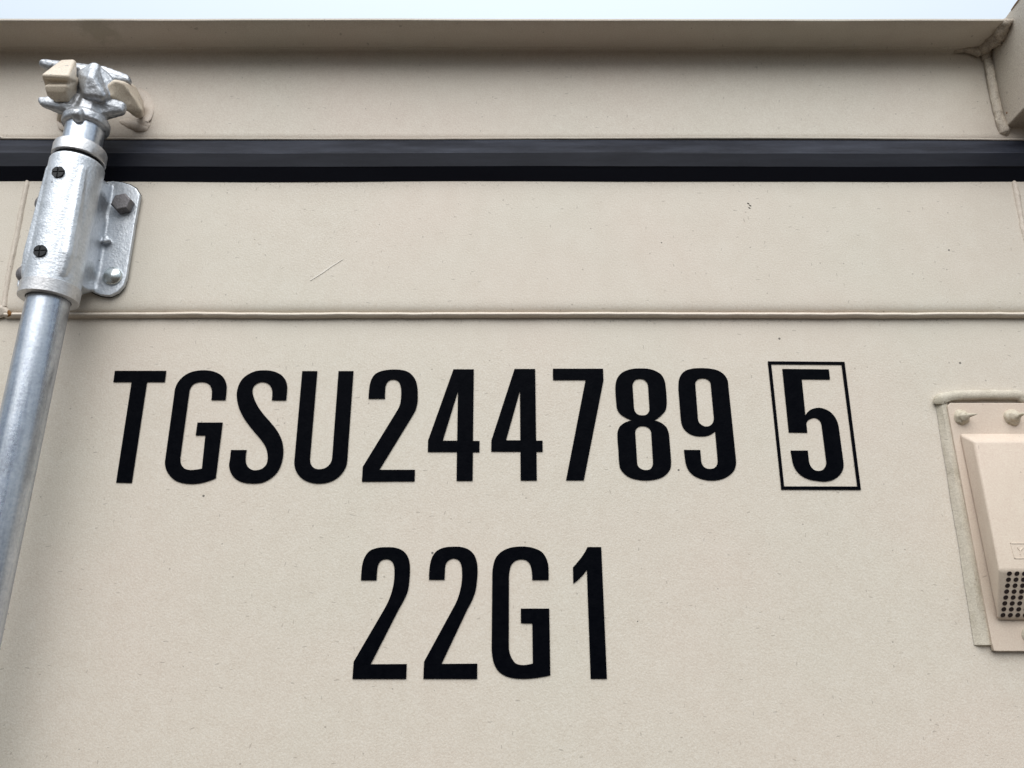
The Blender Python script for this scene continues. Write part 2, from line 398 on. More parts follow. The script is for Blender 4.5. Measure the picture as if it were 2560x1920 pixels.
tube(b_, [P(2470, 150, .006), P(2478, 195, .007), P(2487, 240, .006), P(2496, 285, .006), P(2506, 316, .005), P(2511, 328, .004), P(2516, 342, .002)], [.0046, .0042, .0046, .0042, .0052, .0058, .0015], 12, .0008, .0005, 160, 11, .8)
obj('corner_weld', b_, M['dirty'], cont, True)
b_ = bmesh.new()
tube(b_, [P(2440, 128, .006), P(2462, 118, .012), P(2490, 98, .026), P(2512, 66, .040), P(2520, 50, .046)], [.0040, .0065, .0068, .0055, .0040], 16, .0006, .0014, 210, 14)
tube(b_, [P(2385, 128, .006), P(2420, 124, .008), P(2450, 132, .008)], [.0015, .0035, .005], 12, .0008, .0007, 210, 15)
tube(b_, [P(2463, 128, .007), P(2467, 150, .006)], [.006, .0045], 12, .0008, .0007, 210, 16)
M['caulk'] = paint('grimy_caulk', (.48, .42, .35), .7, dirt=((.15, .115, .09), 130, .46, .68, .7), bump=3)
obj('caulked_corner', b_, M['caulk'], cont, 'all')

# rubber seal between header and doors
def gw(x, k):
    a = .0010 * n1(x, 2.6, 20) + .0004 * n1(x, 9, 24) + .0004 * n1(x, 6, 26 + k) + (.0002 * n1(x, 60, 27 + k) if k in (3, 4, 5, 6) else 0)
    return (.0006 * n1(x, 5, 22 + k), a)
b_ = bmesh.new()
strip(b_, [(-.03, ZZ(352, 0)), (.0035, ZZ(350, .0035)), (.0046, ZZ(350.5, .0046)), (.0128, ZZ(381, .0128)), (.0134, ZZ(383, .0134)), (.0130, ZZ(416, .0130)), (.0124, ZZ(418, .0124)), (.0052, ZZ(453, .0052)), (.0044, ZZ(454.5, .0044)), (-.03, ZZ(455, 0))], XL, XR, 420, gw)
obj('rubber_seal', b_, M['rubber'], cont, False)

# door: top rail, weld bead, panel
def rw(x, k): return (.0005 * n1(x, 3.5, 31), .0004 * n1(x, 9, 32) if k < 7 else 0)
b_ = bmesh.new()
strip(b_, [(-.004, ZZ(787)), (.0000, ZZ(784.5)), (.0017, ZZ(781, .0017)), (.0029, ZZ(777, .0029)), (.0036, ZZ(772.5, .0036)), (.0041, ZZ(767, .0041)), (.0044, ZZ(760, .0044)), (.0045, ZZ(750, .0045)), (.0045, ZZ(744, .0045)), (.0045, ZZ(620, .0045)), (.0045, ZZ(436, .0045)), (.0045, ZZ(430, .0045)), (-.02, ZZ(428, .0045))],
      -.60, XR - .11, 300, rw)
rail = obj('door_rail', b_, M['door'], cont, True)
b_ = bmesh.new()
bx0, bx1 = P(20, 783).x, XR - .11
nn = 420; pr = []
pr = [(dp_, Z_BEAD - .0003 + z_) for dp_, z_ in ((.0, -.0034), (.0018, -.0033), (.0038, -.0031), (.0052, -.0024), (.0058, -.0013), (.0055, -.0001), (.0044, .0010), (.0024, .0018), (.0, .0018))]
strip(b_, pr, bx0, bx1, nn, lambda x, k: ((.0006 * n1(x, 35, 41) + .0003 * n1(x, 130, 42)) * math.sin(math.pi * k / 8), .0006 * n1(x, 12, 43) + .0003 * n1(x, 50, 44) + .00012 * n1(x, 120, 45 + k)))
obj('weld_bead', b_, M['weld'], cont, True)
# vertical weld beads at the sides of the rail
b_ = bmesh.new()
tube(b_, [P(70, 455, .0028), P(69, 460, .0037), P(55, 530, .0038), P(42, 600, .0036), P(27, 670, .0038), P(16, 735, .0036), P(12, 768, .0035)], [.0008, .0028, .0028, .003, .0029, .0027, .003], 12, .001, .0004, 150, 51, 1.05)
obj('weld_bead', b_, M['weld'], cont, True)
b_ = bmesh.new()
tube(b_, [P(2532, 454, .0028), P(2534, 459, .0035), P(2541, 490, .0037), P(2548, 530, .0037), P(2563, 600, .0035), P(2585, 700, .0035), P(2600, 785, .003)], [.0008, .0028, .0032, .0026, .003, .0028, .003], 12, .001, .0005, 150, 52, 1.05)
obj('weld_bead', b_, M['weld'], cont, True)
b_ = bmesh.new()
H(b_, (-30, 795, .001, .004), (8, 772, .003, .004), (20, 782, .003, .0025)); H(b_, (-30, 770, .001, .003), (8, 775, .003, .003))
fuse('weld_lump', b_, M['weld'], cont, .0008, 2)
b_ = bmesh.new(); H(b_, (22, 778, .0055, .0012), (27, 786, .005, .0016), (20, 790, .004, .001)); 
rm, t, b = mat('rust_stain'); b.inputs['Base Color'].default_value = (.20, .085, .015, 1); b.inputs['Roughness'].default_value = .8
M['rust'] = rm
fuse('rust_spot', b_, M['rust'], cont, .0005, 1)
b_ = bmesh.new(); H(b_, (2519, 282, .011, .0014), (2523, 287, .011, .0009)); fuse('rust_spot', b_, M['rust'], cont, .0005, 1)

# lower door panel (slightly drawn in towards the weld)
b_ = bmesh.new()
zb = ZZ(800)
rows = [(-.0006, Z_BEAD + .003), (-.0004, Z_BEAD - .001), (0, zb - .004)] + [(0, zb - .004 - .05 * k) for k in range(1, 12)] + [(0, .31)]
strip(b_, rows, -.60, XR - .11, 60, lambda x, k: (-.0004 + .0003 * n1(x, 2.2, 60 + k * .5), 0) if 2 < k < 14 else (0, 0))
panel = obj('door_panel', b_, M['door'], cont, True)
b_ = bmesh.new(); box(b_, XL, -.615, -.003, .03, .31, ZZ(428, .003)); bevel(b_, .002); obj('door_leaf', b_, M['door'], cont)
b_ = bmesh.new(); box(b_, XL, -.6, .031, .058, .31, ZZ(428, .003)); box(b_, -.6, XR, .031, .058, .31, Z_HB + .02); obj('door_backing', b_, M['inner'], cont)
b_ = bmesh.new(); box(b_, XR - .10, XR, -.02, .030, .31, ZZ(457, 0)); bevel(b_, .002); obj('corner_post', b_, M['corner'], cont)

# long scratch in the rail paint and a little chip
b_ = bmesh.new()
for (a, c) in ((1869, 508), (1874, 513), (1872, 519)):
    H(b_, (a, c, .0046, .0005), (a + 3, c + 2, .0046, .0005))
obj('paint_chip', b_, M['black'], cont)

# ------------------------------------------------------------------ lettering: cut vinyl on the door panel
def outline(pts, closed=True):
    """pts: (x, y) smooth or (x, y, 1) corner -> dense polygon; long runs between smooth points stay straight"""
    n = len(pts); V = [Vector((p[0], p[1])) for p in pts]; cor = [len(p) > 2 for p in pts]
    seg = [(V[(i + 1) % n] - V[i]) for i in range(n)]; Ls = [s_.length for s_ in seg]
    res = []
    def tan(i):
        a, b2 = seg[i - 1], seg[i]; la, lb = Ls[i - 1], Ls[i]
        if la > 2.6 * lb: return a / la
        if lb > 2.6 * la: return b2 / lb
        return ((a / la) * lb + (b2 / lb) * la).normalized()
    for i in range(n):
        j = (i + 1) % n; L = Ls[i]
        long_ = (not cor[i] and L > 2.6 * Ls[i - 1]) or (not cor[j] and L > 2.6 * Ls[j]) or (cor[i] and cor[j])
        res.append(V[i].copy())
        if long_: continue
        u = seg[i] / L
        t0 = u if cor[i] else tan(i); t1 = u if cor[j] else tan(j)
        if cor[i] and not cor[j]: t0 = (2 * u - t1).normalized()
        if cor[j] and not cor[i]: t1 = (2 * u - t0).normalized()
        for q in range(1, 5):
            f = q / 5; h00 = 2*f**3 - 3*f*f + 1; h10 = f**3 - 2*f*f + f; h01 = -2*f**3 + 3*f*f; h11 = f**3 - f*f
            res.append(V[i] * h00 + t0 * (h10 * L) + V[j] * h01 + t1 * (h11 * L))
    return res
def glyph(name, loops, ox, oy, s, label, parent=None, thick=.0002, dep=.00025, mt=None):
    cu = bpy.data.curves.new('t', 'CURVE'); cu.dimensions = '2D'; cu.fill_mode = 'BOTH'; cu.extrude = thick / 2
    for lp in loops:
        pts = outline(lp); sp = cu.splines.new('POLY'); sp.points.add(len(pts) - 1); sp.use_cyclic_u = True
        for q, p in enumerate(pts):
            v = P(ox + p.x / s, oy + p.y / s, dep); sp.points[q].co = (v.x, v.z, 0, 1)
    t = bpy.data.objects.new('t', cu); COL.objects.link(t)
    dg = bpy.context.evaluated_depsgraph_get(); dg.update()
    me = bpy.data.meshes.new_from_object(t.evaluated_get(dg)); me.name = name
    bpy.data.objects.remove(t); bpy.data.curves.remove(cu)
    for v in me.vertices: v.co = Vector((v.co.x, -dep - v.co.z, v.co.y))
    me.flip_normals() if False else None
    me.materials.clear()
    o = link_mesh(name, me, mt or M['vinyl'], parent or panel)
    o['label'] = label
    return o
C = 1
M['pale'] = plain('pale_scratch', (.70, .65, .58), .5); M['umber'] = plain('painted_scratch_shadow', (.26, .22, .18), .7)  # umber: unused dark tone for a painted shadow along the scratch
glyph('scratch', [[(775,700),(800,683.5),(829,663.5),(857,647),(858,648.2),(831,665.5),(802,685.6),(777,701)]], 0, 0, 1, 'pale diagonal scratch', rail, .0002, .0047, M['pale'])
k5 = (240, 850, 3.3515); k6 = (880, 850, 3.3515); k7 = (1500, 850, 3.16); k8 = (850, 1320, 3.16)
glyph('letter', [[(158,258,C),(589,258,C),(577,352,C),(428,352,C),(301,1198,C),(168,1195,C),(298,352,C),(145,352,C)]], *k5, 'black letter T')
glyph('letter', [[(1086,503,C),(1092,440),(1095,390),(1085,345),(1055,300),(1010,272),(960,258),(900,253),(830,260),(770,280),(715,320),(680,365),(662,410),(655,460),(580,1000),(578,1040),(590,1090),(620,1140),(670,1180),(735,1200),(800,1206),(870,1200),(940,1182),(1004,1158,C),(1062,691,C),(850,691,C),(835,799,C),(916,799,C),(887,1077,C),(840,1085),(780,1088),(740,1075),(715,1045),(707,1005),(709,970),(783,430),(795,395),(815,370),(850,355),(890,352),(930,360),(955,382),(970,420),(971,450),(966,503,C)]], *k5, 'black letter G')
glyph('letter', [[(1594,505,C),(1600,440),(1602,390),(1590,340),(1555,295),(1505,268),(1460,257),(1405,254),(1340,260),(1280,285),(1228,325),(1195,380),(1180,440),(1182,500),(1195,560),(1225,630),(1270,700),(1330,775),(1385,840),(1420,895),(1436,950),(1438,1000),(1425,1045),(1395,1075),(1350,1090),(1310,1088),(1275,1065),(1257,1030),(1254,990),(1264,921,C),(1131,921,C),(1122,1000),(1115,1050),(1125,1100),(1155,1150),(1200,1182),(1250,1197),(1320,1202),(1390,1195),(1450,1168),(1510,1118),(1545,1060),(1563,1000),(1570,930),(1562,860),(1540,800),(1500,735),(1450,675),(1400,618),(1350,545),(1325,490),(1312,440),(1314,405),(1330,378),(1360,358),(1400,352),(1435,362),(1460,385),(1475,420),(1477,455),(1472,505,C)]], *k5, 'black letter S')
glyph('letter', [[(1728,260,C),(1855,260,C),(1794,990),(1796,1025),(1812,1058),(1840,1078),(1875,1082),(1915,1074),(1950,1050),(1970,1020),(1979,985),(2032,260,C),(2158,260,C),(2107,990),(2100,1045),(2080,1090),(2040,1140),(1980,1180),(1930,1196),(1870,1203),(1800,1195),(1740,1170),(1695,1130),(1668,1075),(1661,1030),(1664,990)]], *k5, 'black letter U')
glyph('digit', [[(277,492,C),(138,492,C),(142,430),(150,370),(165,325),(195,285),(240,262),(300,250),(350,247),(410,250),(465,265),(510,300),(538,350),(548,400),(551,460),(548,530),(535,580),(510,630),(230,1087,C),(528,1087,C),(525,1184,C),(83,1187,C),(90,1062,C),(385,580),(402,540),(410,490),(412,430),(408,390),(395,355),(375,337),(350,331),(320,335),(297,352),(283,385),(278,430)]], *k6, 'black digit 2 in the upper row')
glyph('digit', [[(850,245,C),(1021,245,C),(1014,845,C),(1069,845,C),(1068,940,C),(1014,940,C),(1011,1180,C),(876,1180,C),(879,938,C),(635,938,C),(637,842,C)], [(888,430,C),(881,843,C),(761,843,C)]], *k6, 'black digit 4 next to the 2')
glyph('digit', [[(1362,242,C),(1535,242,C),(1543,843,C),(1597,843,C),(1598,937,C),(1546,937,C),(1549,1177,C),(1413,1177,C),(1411,936,C),(1166,935,C),(1168,840,C)], [(1407,427,C),(1410,840,C),(1291,840,C)]], *k6, 'black digit 4 next to the 7')
glyph('digit', [[(1683,240,C),(2104,240,C),(2107,340,C),(1943,1176,C),(1793,1176,C),(1957,335,C),(1684,335,C)]], *k6, 'black digit 7')
glyph('digit', [[(253,635,C),(200,612),(155,580),(135,545),(128,490),(122,410),(123,350),(135,305),(165,265),(215,238),(270,226),(325,224),(385,228),(440,245),(485,275),(510,320),(520,380),(526,450),(526,520),(518,555),(490,590),(430,635,C),(485,655),(525,690),(543,735),(550,800),(558,900),(562,970),(557,1015),(535,1050),(490,1085),(430,1103),(365,1109),(300,1104),(240,1088),(190,1055),(160,1015),(150,960),(145,870),(138,780),(140,720),(155,685),(195,653)],
 [(258,370),(262,340),(280,315),(312,307),(345,312),(370,335),(380,370),(390,530),(388,562),(368,588),(335,595),(300,588),(277,565),(268,530)],
 [(279,740),(283,710),(305,687),(340,681),(375,690),(398,712),(405,745),(418,960),(414,995),(395,1020),(362,1027),(325,1018),(300,995),(293,960)]], *k7, 'black digit 8')
glyph('digit', [[(663,868,C),(792,868,C),(797,920),(803,970),(820,1000),(845,1015),(870,1018),(900,1012),(922,990),(929,950),(909,722,C),(880,745),(845,758),(800,762),(740,755),(690,730),(655,690),(640,640),(636,600),(620,400),(620,360),(625,310),(640,275),(670,245),(720,228),(800,222),(870,226),(930,240),(975,268),(1005,310),(1015,370),(1074,940),(1074,985),(1060,1030),(1020,1070),(965,1098),(880,1110),(810,1100),(740,1070),(700,1030),(678,980),(670,930)],
 [(753,350),(760,325),(780,308),(810,303),(840,308),(865,325),(875,355),(898,600),(896,640),(875,672),(840,683),(805,672),(782,650),(773,610)]], *k7, 'black digit 9')
glyph('digit', [[(1440,228,C),(1808,232,C),(1817,312,C),(1594,310,C),(1623,594,C),(1640,570),(1665,550),(1700,538),(1735,535),(1775,545),(1815,565),(1850,600),(1875,645),(1888,700),(1923,960),(1924,1000),(1910,1045),(1880,1080),(1830,1108),(1770,1118),(1710,1112),(1650,1100),(1590,1070),(1550,1030),(1525,980),(1515,930),(1505,873,C),(1642,873,C),(1648,930),(1655,975),(1670,1005),(1695,1027),(1730,1034),(1760,1025),(1780,1000),(1787,960),(1752,690),(1745,655),(1725,628),(1695,616),(1665,622),(1640,640),(1631,662),(1638,733,C),(1491,731,C)]], *k7, 'black digit 5 inside the outlined box')
glyph('digit_frame', [[(1325,168,C),(1932,172,C),(2062,1184,C),(1432,1182,C)], [(1353,192,C),(1908,196,C),(2032,1157,C),(1455,1156,C)]], *k7, 'thin black outlined box round the 5')
glyph('digit', [[(290,413,C),(165,413,C),(170,340),(178,280),(198,225),(235,180),(290,158),(370,151),(440,156),(495,178),(530,215),(548,265),(553,330),(548,420),(535,500),(505,570),(460,650),(243,1076,C),(528,1074,C),(523,1193,C),(98,1193,C),(108,1055,C),(350,640),(385,570),(410,500),(425,430),(430,360),(425,295),(408,262),(375,247),(340,250),(315,268),(300,300),(293,350)]], *k8, 'black digit 2, first in the lower row')
glyph('digit', [[(827,409,C),(703,409,C),(705,340),(713,280),(730,225),(765,180),(820,155),(900,147),(970,152),(1025,175),(1062,215),(1080,265),(1087,330),(1082,420),(1070,500),(1040,580),(1000,655),(803,1073,C),(1085,1071,C),(1084,1193,C),(658,1192,C),(664,1055,C),(890,640),(925,570),(950,490),(962,420),(964,350),(957,290),(940,258),(905,242),(870,248),(845,268),(833,300),(829,350)]], *k8, 'black digit 2 next to the G in the lower row')
glyph('letter', [[(1648,411,C),(1648,340),(1645,290),(1630,240),(1595,190),(1535,160),(1470,147),(1400,147),(1330,160),(1265,195),(1228,240),(1210,300),(1203,370),(1198,950),(1203,1010),(1220,1080),(1255,1135),(1310,1170),(1370,1187),(1440,1192),(1530,1187),(1600,1177),(1662,1164,C),(1653,636,C),(1428,636,C),(1429,752,C),(1519,754,C),(1523,1070,C),(1480,1079),(1430,1082),(1390,1070),(1358,1030),(1340,985),(1334,940),(1335,400),(1340,340),(1355,290),(1385,260),(1430,248),(1475,258),(1502,290),(1514,340),(1518,411,C)]], *k8, 'black letter G in the lower row')
glyph('digit', [[(1955,150,C),(2064,150,C),(2109,1192,C),(1980,1192,C),(1950,330,C),(1920,370),(1880,410),(1843,440,C),(1840,310,C),(1880,265),(1925,205)]], *k8, 'black digit 1')

# ------------------------------------------------------------------ locking bar
DR = .045; RR = .0168
A0 = P(87, 911, DR); A1 = P(208, 348, DR)
AX = (A1 - A0).normalized()
def along(py):                          # point on the bar's axis that shows at photograph row py
    lo, hi = -2.0, 1.0
    for _ in range(50):
        mid = (lo + hi) / 2; p = A0 + AX * mid
        q = p - Vector((0, -D, CAMZ)); fy = q.y * math.cos(PITCH) + q.z * math.sin(PITCH); uz = -q.y * math.sin(PITCH) + q.z * math.cos(PITCH)
        row = 960 - F * uz / fy
        if row > py: lo = mid
        else: hi = mid
    return A0 + AX * lo
def dist(py): return (along(py) - A0).dot(AX)
bar = empty('locking_bar', tuple(A0)); 
bar.parent = cont; bar.location = A0 - WLOC[cont]
b_ = bmesh.new(); s0 = -(A0.z - .40) / AX.z
lathe(b_, A0, AX, [(s0, RR), (-.5, RR), (-.2, RR), (dist(745), RR), (dist(470), RR), (dist(300), RR * .97)], 64)
obj('tube', b_, M['rod'], bar, True)
# washer collar above the bracket, black gap, neck collar
b_ = bmesh.new(); a = dist(411); RS = .0228
lathe(b_, A0, AX, [(a - .002, .0195), (a + .0040, .0198)], 48); obj('gap_ring', b_, M['black'], bar)
b_ = bmesh.new(); a += .0032
lathe(b_, A0, AX, [(a, .0165), (a, .0214), (a + .0008, .0221), (a + .0105, .0221), (a + .0125, .0212), (a + .0135, .0182), (a + .0155, .0172)], 56, r_noise=.0005, seed=2)
obj('collar', b_, M['ringm'], bar, True)
# cam head
b_ = bmesh.new(); c0 = dist(322)
lathe(b_, A0, AX, [(c0 - .001, .0165), (c0, .0190), (c0 + .002, .0200), (c0 + .007, .0200), (c0 + .0095, .0188), (c0 + .012, .0165)], 40)
H(b_, (193, 287, .064, .0058), (196, 296, .062, .0050), (208, 285, .055, .007))             # nub on the collar
hull(b_, [(along(300), .016), (along(262), .0135)])
hull(b_, [(along(275), .0135), (along(225), .011)])
H(b_, (238, 173, .054, .0060), (229, 199, .063, .0048), (222, 236, .058, .006), (252, 240, .056, .006), (248, 205, .050, .008), (214, 195, .050, .008))   # nose ridge
H(b_, (240, 173, .054, .0050), (266, 196, .048, .0050), (279, 206, .048, .003), (264, 240, .050, .006), (229, 199, .060, .0045))
H(b_, (208, 190, .046, .0085), (214, 235, .046, .0085), (262, 240, .046, .0085), (262, 200, .044, .008))
H(b_, (111, 160, .044, .0046), (150, 174, .044, .0062), (215, 188, .046, .0095), (235, 182, .046, .007))  # upper left prong
H(b_, (317, 203, .038, .0046), (312, 197, .038, .0048), (262, 186, .044, .0075), (240, 185, .046, .008), (275, 202, .042, .007))  # upper right prong
H(b_, (105, 252, .056, .0034), (110, 260, .056, .0034), (160, 270, .054, .0068), (205, 262, .048, .0105), (200, 280, .050, .009))  # lower left prong
H(b_, (303, 267, .041, .0050), (301, 276, .041, .0050), (250, 250, .046, .0085), (225, 265, .046, .012), (255, 283, .044, .007))  # lower right prong
def camd(c): return c + c.normalized() * 0 + Vector((noise.noise(c * 260), noise.noise(c * 260 + Vector((9, 0, 0))), noise.noise(c * 260 + Vector((0, 9, 0))))) * .0003
fuse('cam_head', b_, M['cam'], bar, .0006, 5, camd)

# bracket that guides the bar: saddle over the tube with flanges bolted to the door
br = empty('bar_bracket', tuple(along(600))); br.parent = cont; br.location = along(600) - WLOC[cont]
FD = .0105                                   # flange face
flr = [(282,452),(305,455),(325,461),(340,470),(350,486),(336,560),(323,644),(316,690),(308,714),(293,730),(274,739),(250,737),(232,730),(212,715)]
def slab(bm, px, d0, d1):
    a_ = [bm.verts.new(P(x, y, d1)) for x, y in px]
    b2 = [bm.verts.new(Vector((v.co.x, -d0, v.co.z))) for v in a_]
    bm.faces.new(a_); bm.faces.new(b2[::-1]); n = len(a_)
    for i in range(n): bm.faces.new((a_[i], b2[i], b2[(i + 1) % n], a_[(i + 1) % n]))
b_ = bmesh.new()
slab(b_, [(180, 470)] + flr + [(150, 700)], FD - .0042, FD)
slab(b_, [(180, 470), (118, 462), (103, 470), (98, 486), (44, 690), (42, 715), (56, 736), (75, 742), (150, 742), (200, 600)], FD - .0042, FD)
a0, a1 = dist(752), dist(411)
lathe(b_, A0, AX, [(a0 + .006, RS - .0006), (a1 - .002, RS - .0004), (a1, RS - .0014)], 56)
t0, t1, t2 = along(446), along(655), along(700)
V_ = Vector
hull(b_, [(t0 + V_((.0120, -.0118, 0)), .0065), (t1 + V_((.0155, -.0128, 0)), .0065), (t2 + V_((.0130, -.0112, 0)), .0065), (t0 + V_((-.0125, -.0105, 0)), .0072), (t1 + V_((-.0146, -.0108, 0)), .0075), (t2 + V_((-.0135, -.0100, 0)), .0072),
          (t0 + V_((0, .012, 0)), .010), (t2 + V_((0, .012, 0)), .010)])
# web between sleeve and flange
ft, fb_ = P(278, 468, FD) + V_((-.002, 0, 0)), P(237, 722, FD) + V_((-.002, 0, 0))
hull(b_, [(t0 + V_((.0105, -.0085, 0)), .0065), (t1 + V_((.0150, -.0115, 0)), .0065), (t2 + V_((.0130, -.0105, 0)), .0065), (ft, .0026), (fb_, .0026), (t0 + V_((0, .026, -.01)), .005), (t2 + V_((0, .026, 0)), .005)])
hull(b_, [(t0 + V_((-.0125, -.008, -.004)), .007), (t2 + V_((-.0135, -.008, 0)), .007), (t0 + V_((-.016, .027, -.014)), .004), (t2 + V_((-.016, .027, .006)), .004), (t2, .01)])
hull(b_, [(ft + V_((.0015, 0, 0)), .0022), (fb_ + V_((.0015, 0, 0)), .0022)])
H(b_, (266, 594, FD + .0035, .0026), (272, 601, FD + .003, .0022), (262, 604, FD + .004, .0024))
dents = [(P(258, 516, .024), .017, .0065), (P(222, 694, .024), .016, .0065)]
def brd(c):
    c = c.copy()
    for q, r, amt in dents:
        dd = (c - q).length
        if dd < r:
            f = (1 - (dd / r) ** 2) ** 2
            c += Vector((-.75, .55, 0)) * amt * f
    return c + Vector((noise.noise(c * 150), noise.noise(c * 150 + Vector((9, 0, 0))), 0)) * .00012
fuse('saddle', b_, M['cast'], br, .0008, 3, brd)
b_ = bmesh.new(); lathe(b_, A0, AX, [(a0 + .002, .0172), (a0 + .0003, .0176), (a0, RS - .0008), (a0 + .0007, RS + .0006), (a0 + .0120, RS + .0007), (a0 + .0128, RS - .0006)], 56, cap=False, r_noise=.0004, seed=5)
obj('end_collar', b_, M['ringm'], br, True)
b_ = bmesh.new(); lathe(b_, A0, AX, [(a0 + .0006, .0180), (a0 + .004, .0180)], 40)
obj('gap_ring', b_, M['black'], br)
# black pad showing under the bracket
b_ = bmesh.new(); slab(b_, [(170, 480)] + [(x + 2, y + (4 if y > 600 else 0)) for x, y in flr[:-1]] + [(205, 716), (160, 700)], .0043, .0066)
slab(b_, [(170, 480), (118, 468), (103, 476), (50, 690), (48, 718), (62, 741), (78, 745), (150, 745), (160, 650)], .0043, .0064)
obj('rubber_pad', b_, M['black'], br)
# fixings
OUT = Vector((0, -1, 0))
def hexbolt(px, py, r, h, rot=.3):
    b2 = bmesh.new(); q = P(px, py, FD)
    prof = [(0, r), (h - .0012, r), (h, r * .86)]
    rings = []
    for s_, rr in prof:
        rings.append([b2.verts.new(q + OUT * s_ + Vector((math.cos(rot + i * math.pi / 3), 0, math.sin(rot + i * math.pi / 3))) * rr) for i in range(6)])
    for k in range(2):
        for i in range(6): b2.faces.new((rings[k][i], rings[k][(i + 1) % 6], rings[k + 1][(i + 1) % 6], rings[k + 1][i]))
    b2.faces.new(rings[2]); b2.faces.new(rings[0])
    bevel(b2, .0004, 2)
    o = obj('hex_bolt', b2, M['bolt'], br, False); return o
hexbolt(312, 515, .0096, .0085, .25)
b_ = bmesh.new(); q = P(282, 691, FD)
lathe(b_, q, OUT, [(-.001, .0090), (.0006, .0091)] + [(.0006 + .0050 * math.sin(t), .0090 * math.cos(t)) for t in [R(x) for x in (8, 20, 32, 44, 56, 68, 80, 88)]], 36)
obj('round_rivet', b_, M['rivet'], br, True)
for px_, py_ in ((110, 508), (64, 684)):
    b_ = bmesh.new(); q = P(px_, py_, FD)
    lathe(b_, q, OUT, [(-.001, .0085)] + [(.0050 * math.sin(t), .0085 * math.cos(t)) for t in [R(x) for x in (0, 15, 30, 45, 60, 75, 88)]], 28)
    obj('round_rivet', b_, M['bolt'], br, True)
# black cross-slot plugs in the front of the sleeve
for px_, py_ in ((145, 430), (100, 627)):
    dpt = DR + RS + .0004
    q = P(px_, py_, dpt)
    b_ = bmesh.new(); lathe(b_, q + Vector((0, .004, 0)), OUT, [(0, .0053), (.0040, .0053)], 28)
    obj('plug_recess', b_, M['black'], br)
    b_ = bmesh.new()
    for k in range(4):
        pts = []
        for i in range(8):
            t = math.pi / 2 * i / 7
            x_, z_ = .0006 + .0046 * math.cos(t), .0006 + .0046 * math.sin(t)
            c_, s_ = math.cos(k * math.pi / 2 + .05), math.sin(k * math.pi / 2 + .05)
            pts.append((x_ * c_ - z_ * s_, x_ * s_ + z_ * c_))
        pts.append((.0006 * (math.cos(k * math.pi / 2 + .05) - math.sin(k * math.pi / 2 + .05)), .0006 * (math.sin(k * math.pi / 2 + .05) + math.cos(k * math.pi / 2 + .05))))
        f_ = [b_.verts.new(q + Vector((x, -.0007, z))) for x, z in pts]; g_ = [b_.verts.new(q + Vector((x, .001, z))) for x, z in pts]
        b_.faces.new(f_); b_.faces.new(g_[::-1])
        for i in range(9): b_.faces.new((f_[i], g_[i], g_[(i + 1) % 9], f_[(i + 1) % 9]))
    obj('cross_slot_screw', b_, M['screw'], br)

# ------------------------------------------------------------------ cam keeper welded to the header
kp = empty('cam_keeper', tuple(P(236, 240, .004))); kp.parent = cont; kp.location = P(236, 240, .004) - WLOC[cont]
b_ = bmesh.new()
H(b_, (157, 156, .058, .0022), (183, 156, .058, .0026), (186, 166, .058, .0020), (112, 190, .076, .0022), (168, 193, .076, .0026), (182, 200, .062, .003), (140, 205, .06, .003))
H(b_, (112, 192, .074, .0022), (168, 195, .074, .0024), (118, 203, .067, .002), (168, 205, .067, .003), (170, 240, .058, .003), (125, 232, .06, .002))
H(b_, (118, 218, .071, .0020), (165, 218, .071, .0024), (122, 228, .069, .0022), (163, 228, .069, .0024), (124, 238, .064, .002), (140, 249, .063, .002), (168, 249, .060, .0024), (178, 235, .056, .004), (185, 200, .058, .004))
fuse('hook', b_, M['keeper'], kp, .0007, 2)
b_ = bmesh.new()
H(b_, (150, 215, .045, .006), (175, 200, .045, .006), (150, 260, .008, .005), (190, 270, .006, .006))
H(b_, (152, 300, .004, .004), (156, 285, .01, .005), (165, 250, .04, .005))
fuse('hook_stem', b_, M['keeper'], kp, .0009, 2)
b_ = bmesh.new()
H(b_, (277, 217, .052, .0030), (289, 209, .052, .0036), (302, 213, .049, .0036), (277, 240, .050, .0026), (346, 275, .027, .0030), (348, 288, .022, .0024), (338, 289, .023, .0018), (310, 268, .037, .0018),
  (316, 213, .032, .0032), (333, 221, .025, .0032), (350, 255, .011, .0032), (352, 286, .006, .0030))
def scoop(c):      # hollow under the rim
    for q, r2 in ((P(298, 236, .047), .010), (P(315, 256, .036), .011), (P(334, 278, .025), .010)):
        dd = (c - q).length
        if dd < r2: c = c + Vector((.35, .8, .35)) * .0030 * (1 - (dd / r2) ** 2)
    return c
fuse('hook', b_, M['keeper'], kp, .0007, 2, scoop)
b_ = bmesh.new()
tube(b_, [P(345, 225, .004), P(362, 240, .004), P(372, 265, .004), P(368, 290, .005), P(355, 305, .007), P(370, 315, .004)], [.003, .005, .0055, .005, .006, .004], 12, .001, .0006, 140, 81, .22)
tube(b_, [P(296, 303, .003), P(325, 308, .004), P(350, 314, .006), P(368, 322, .004)], [.002, .0060, .0062, .003], 12, .001, .0006, 140, 82, .35)
obj('keeper_weld', b_, M['weld'], kp, True); b_ = bmesh.new()
tube(b_, [P(150, 300, .004), P(158, 318, .005), P(190, 325, .005)], [.003, .004, .005], 10, .001, .0006, 140, 83, .7)
obj('keeper_weld', b_, M['weld'], kp, True)

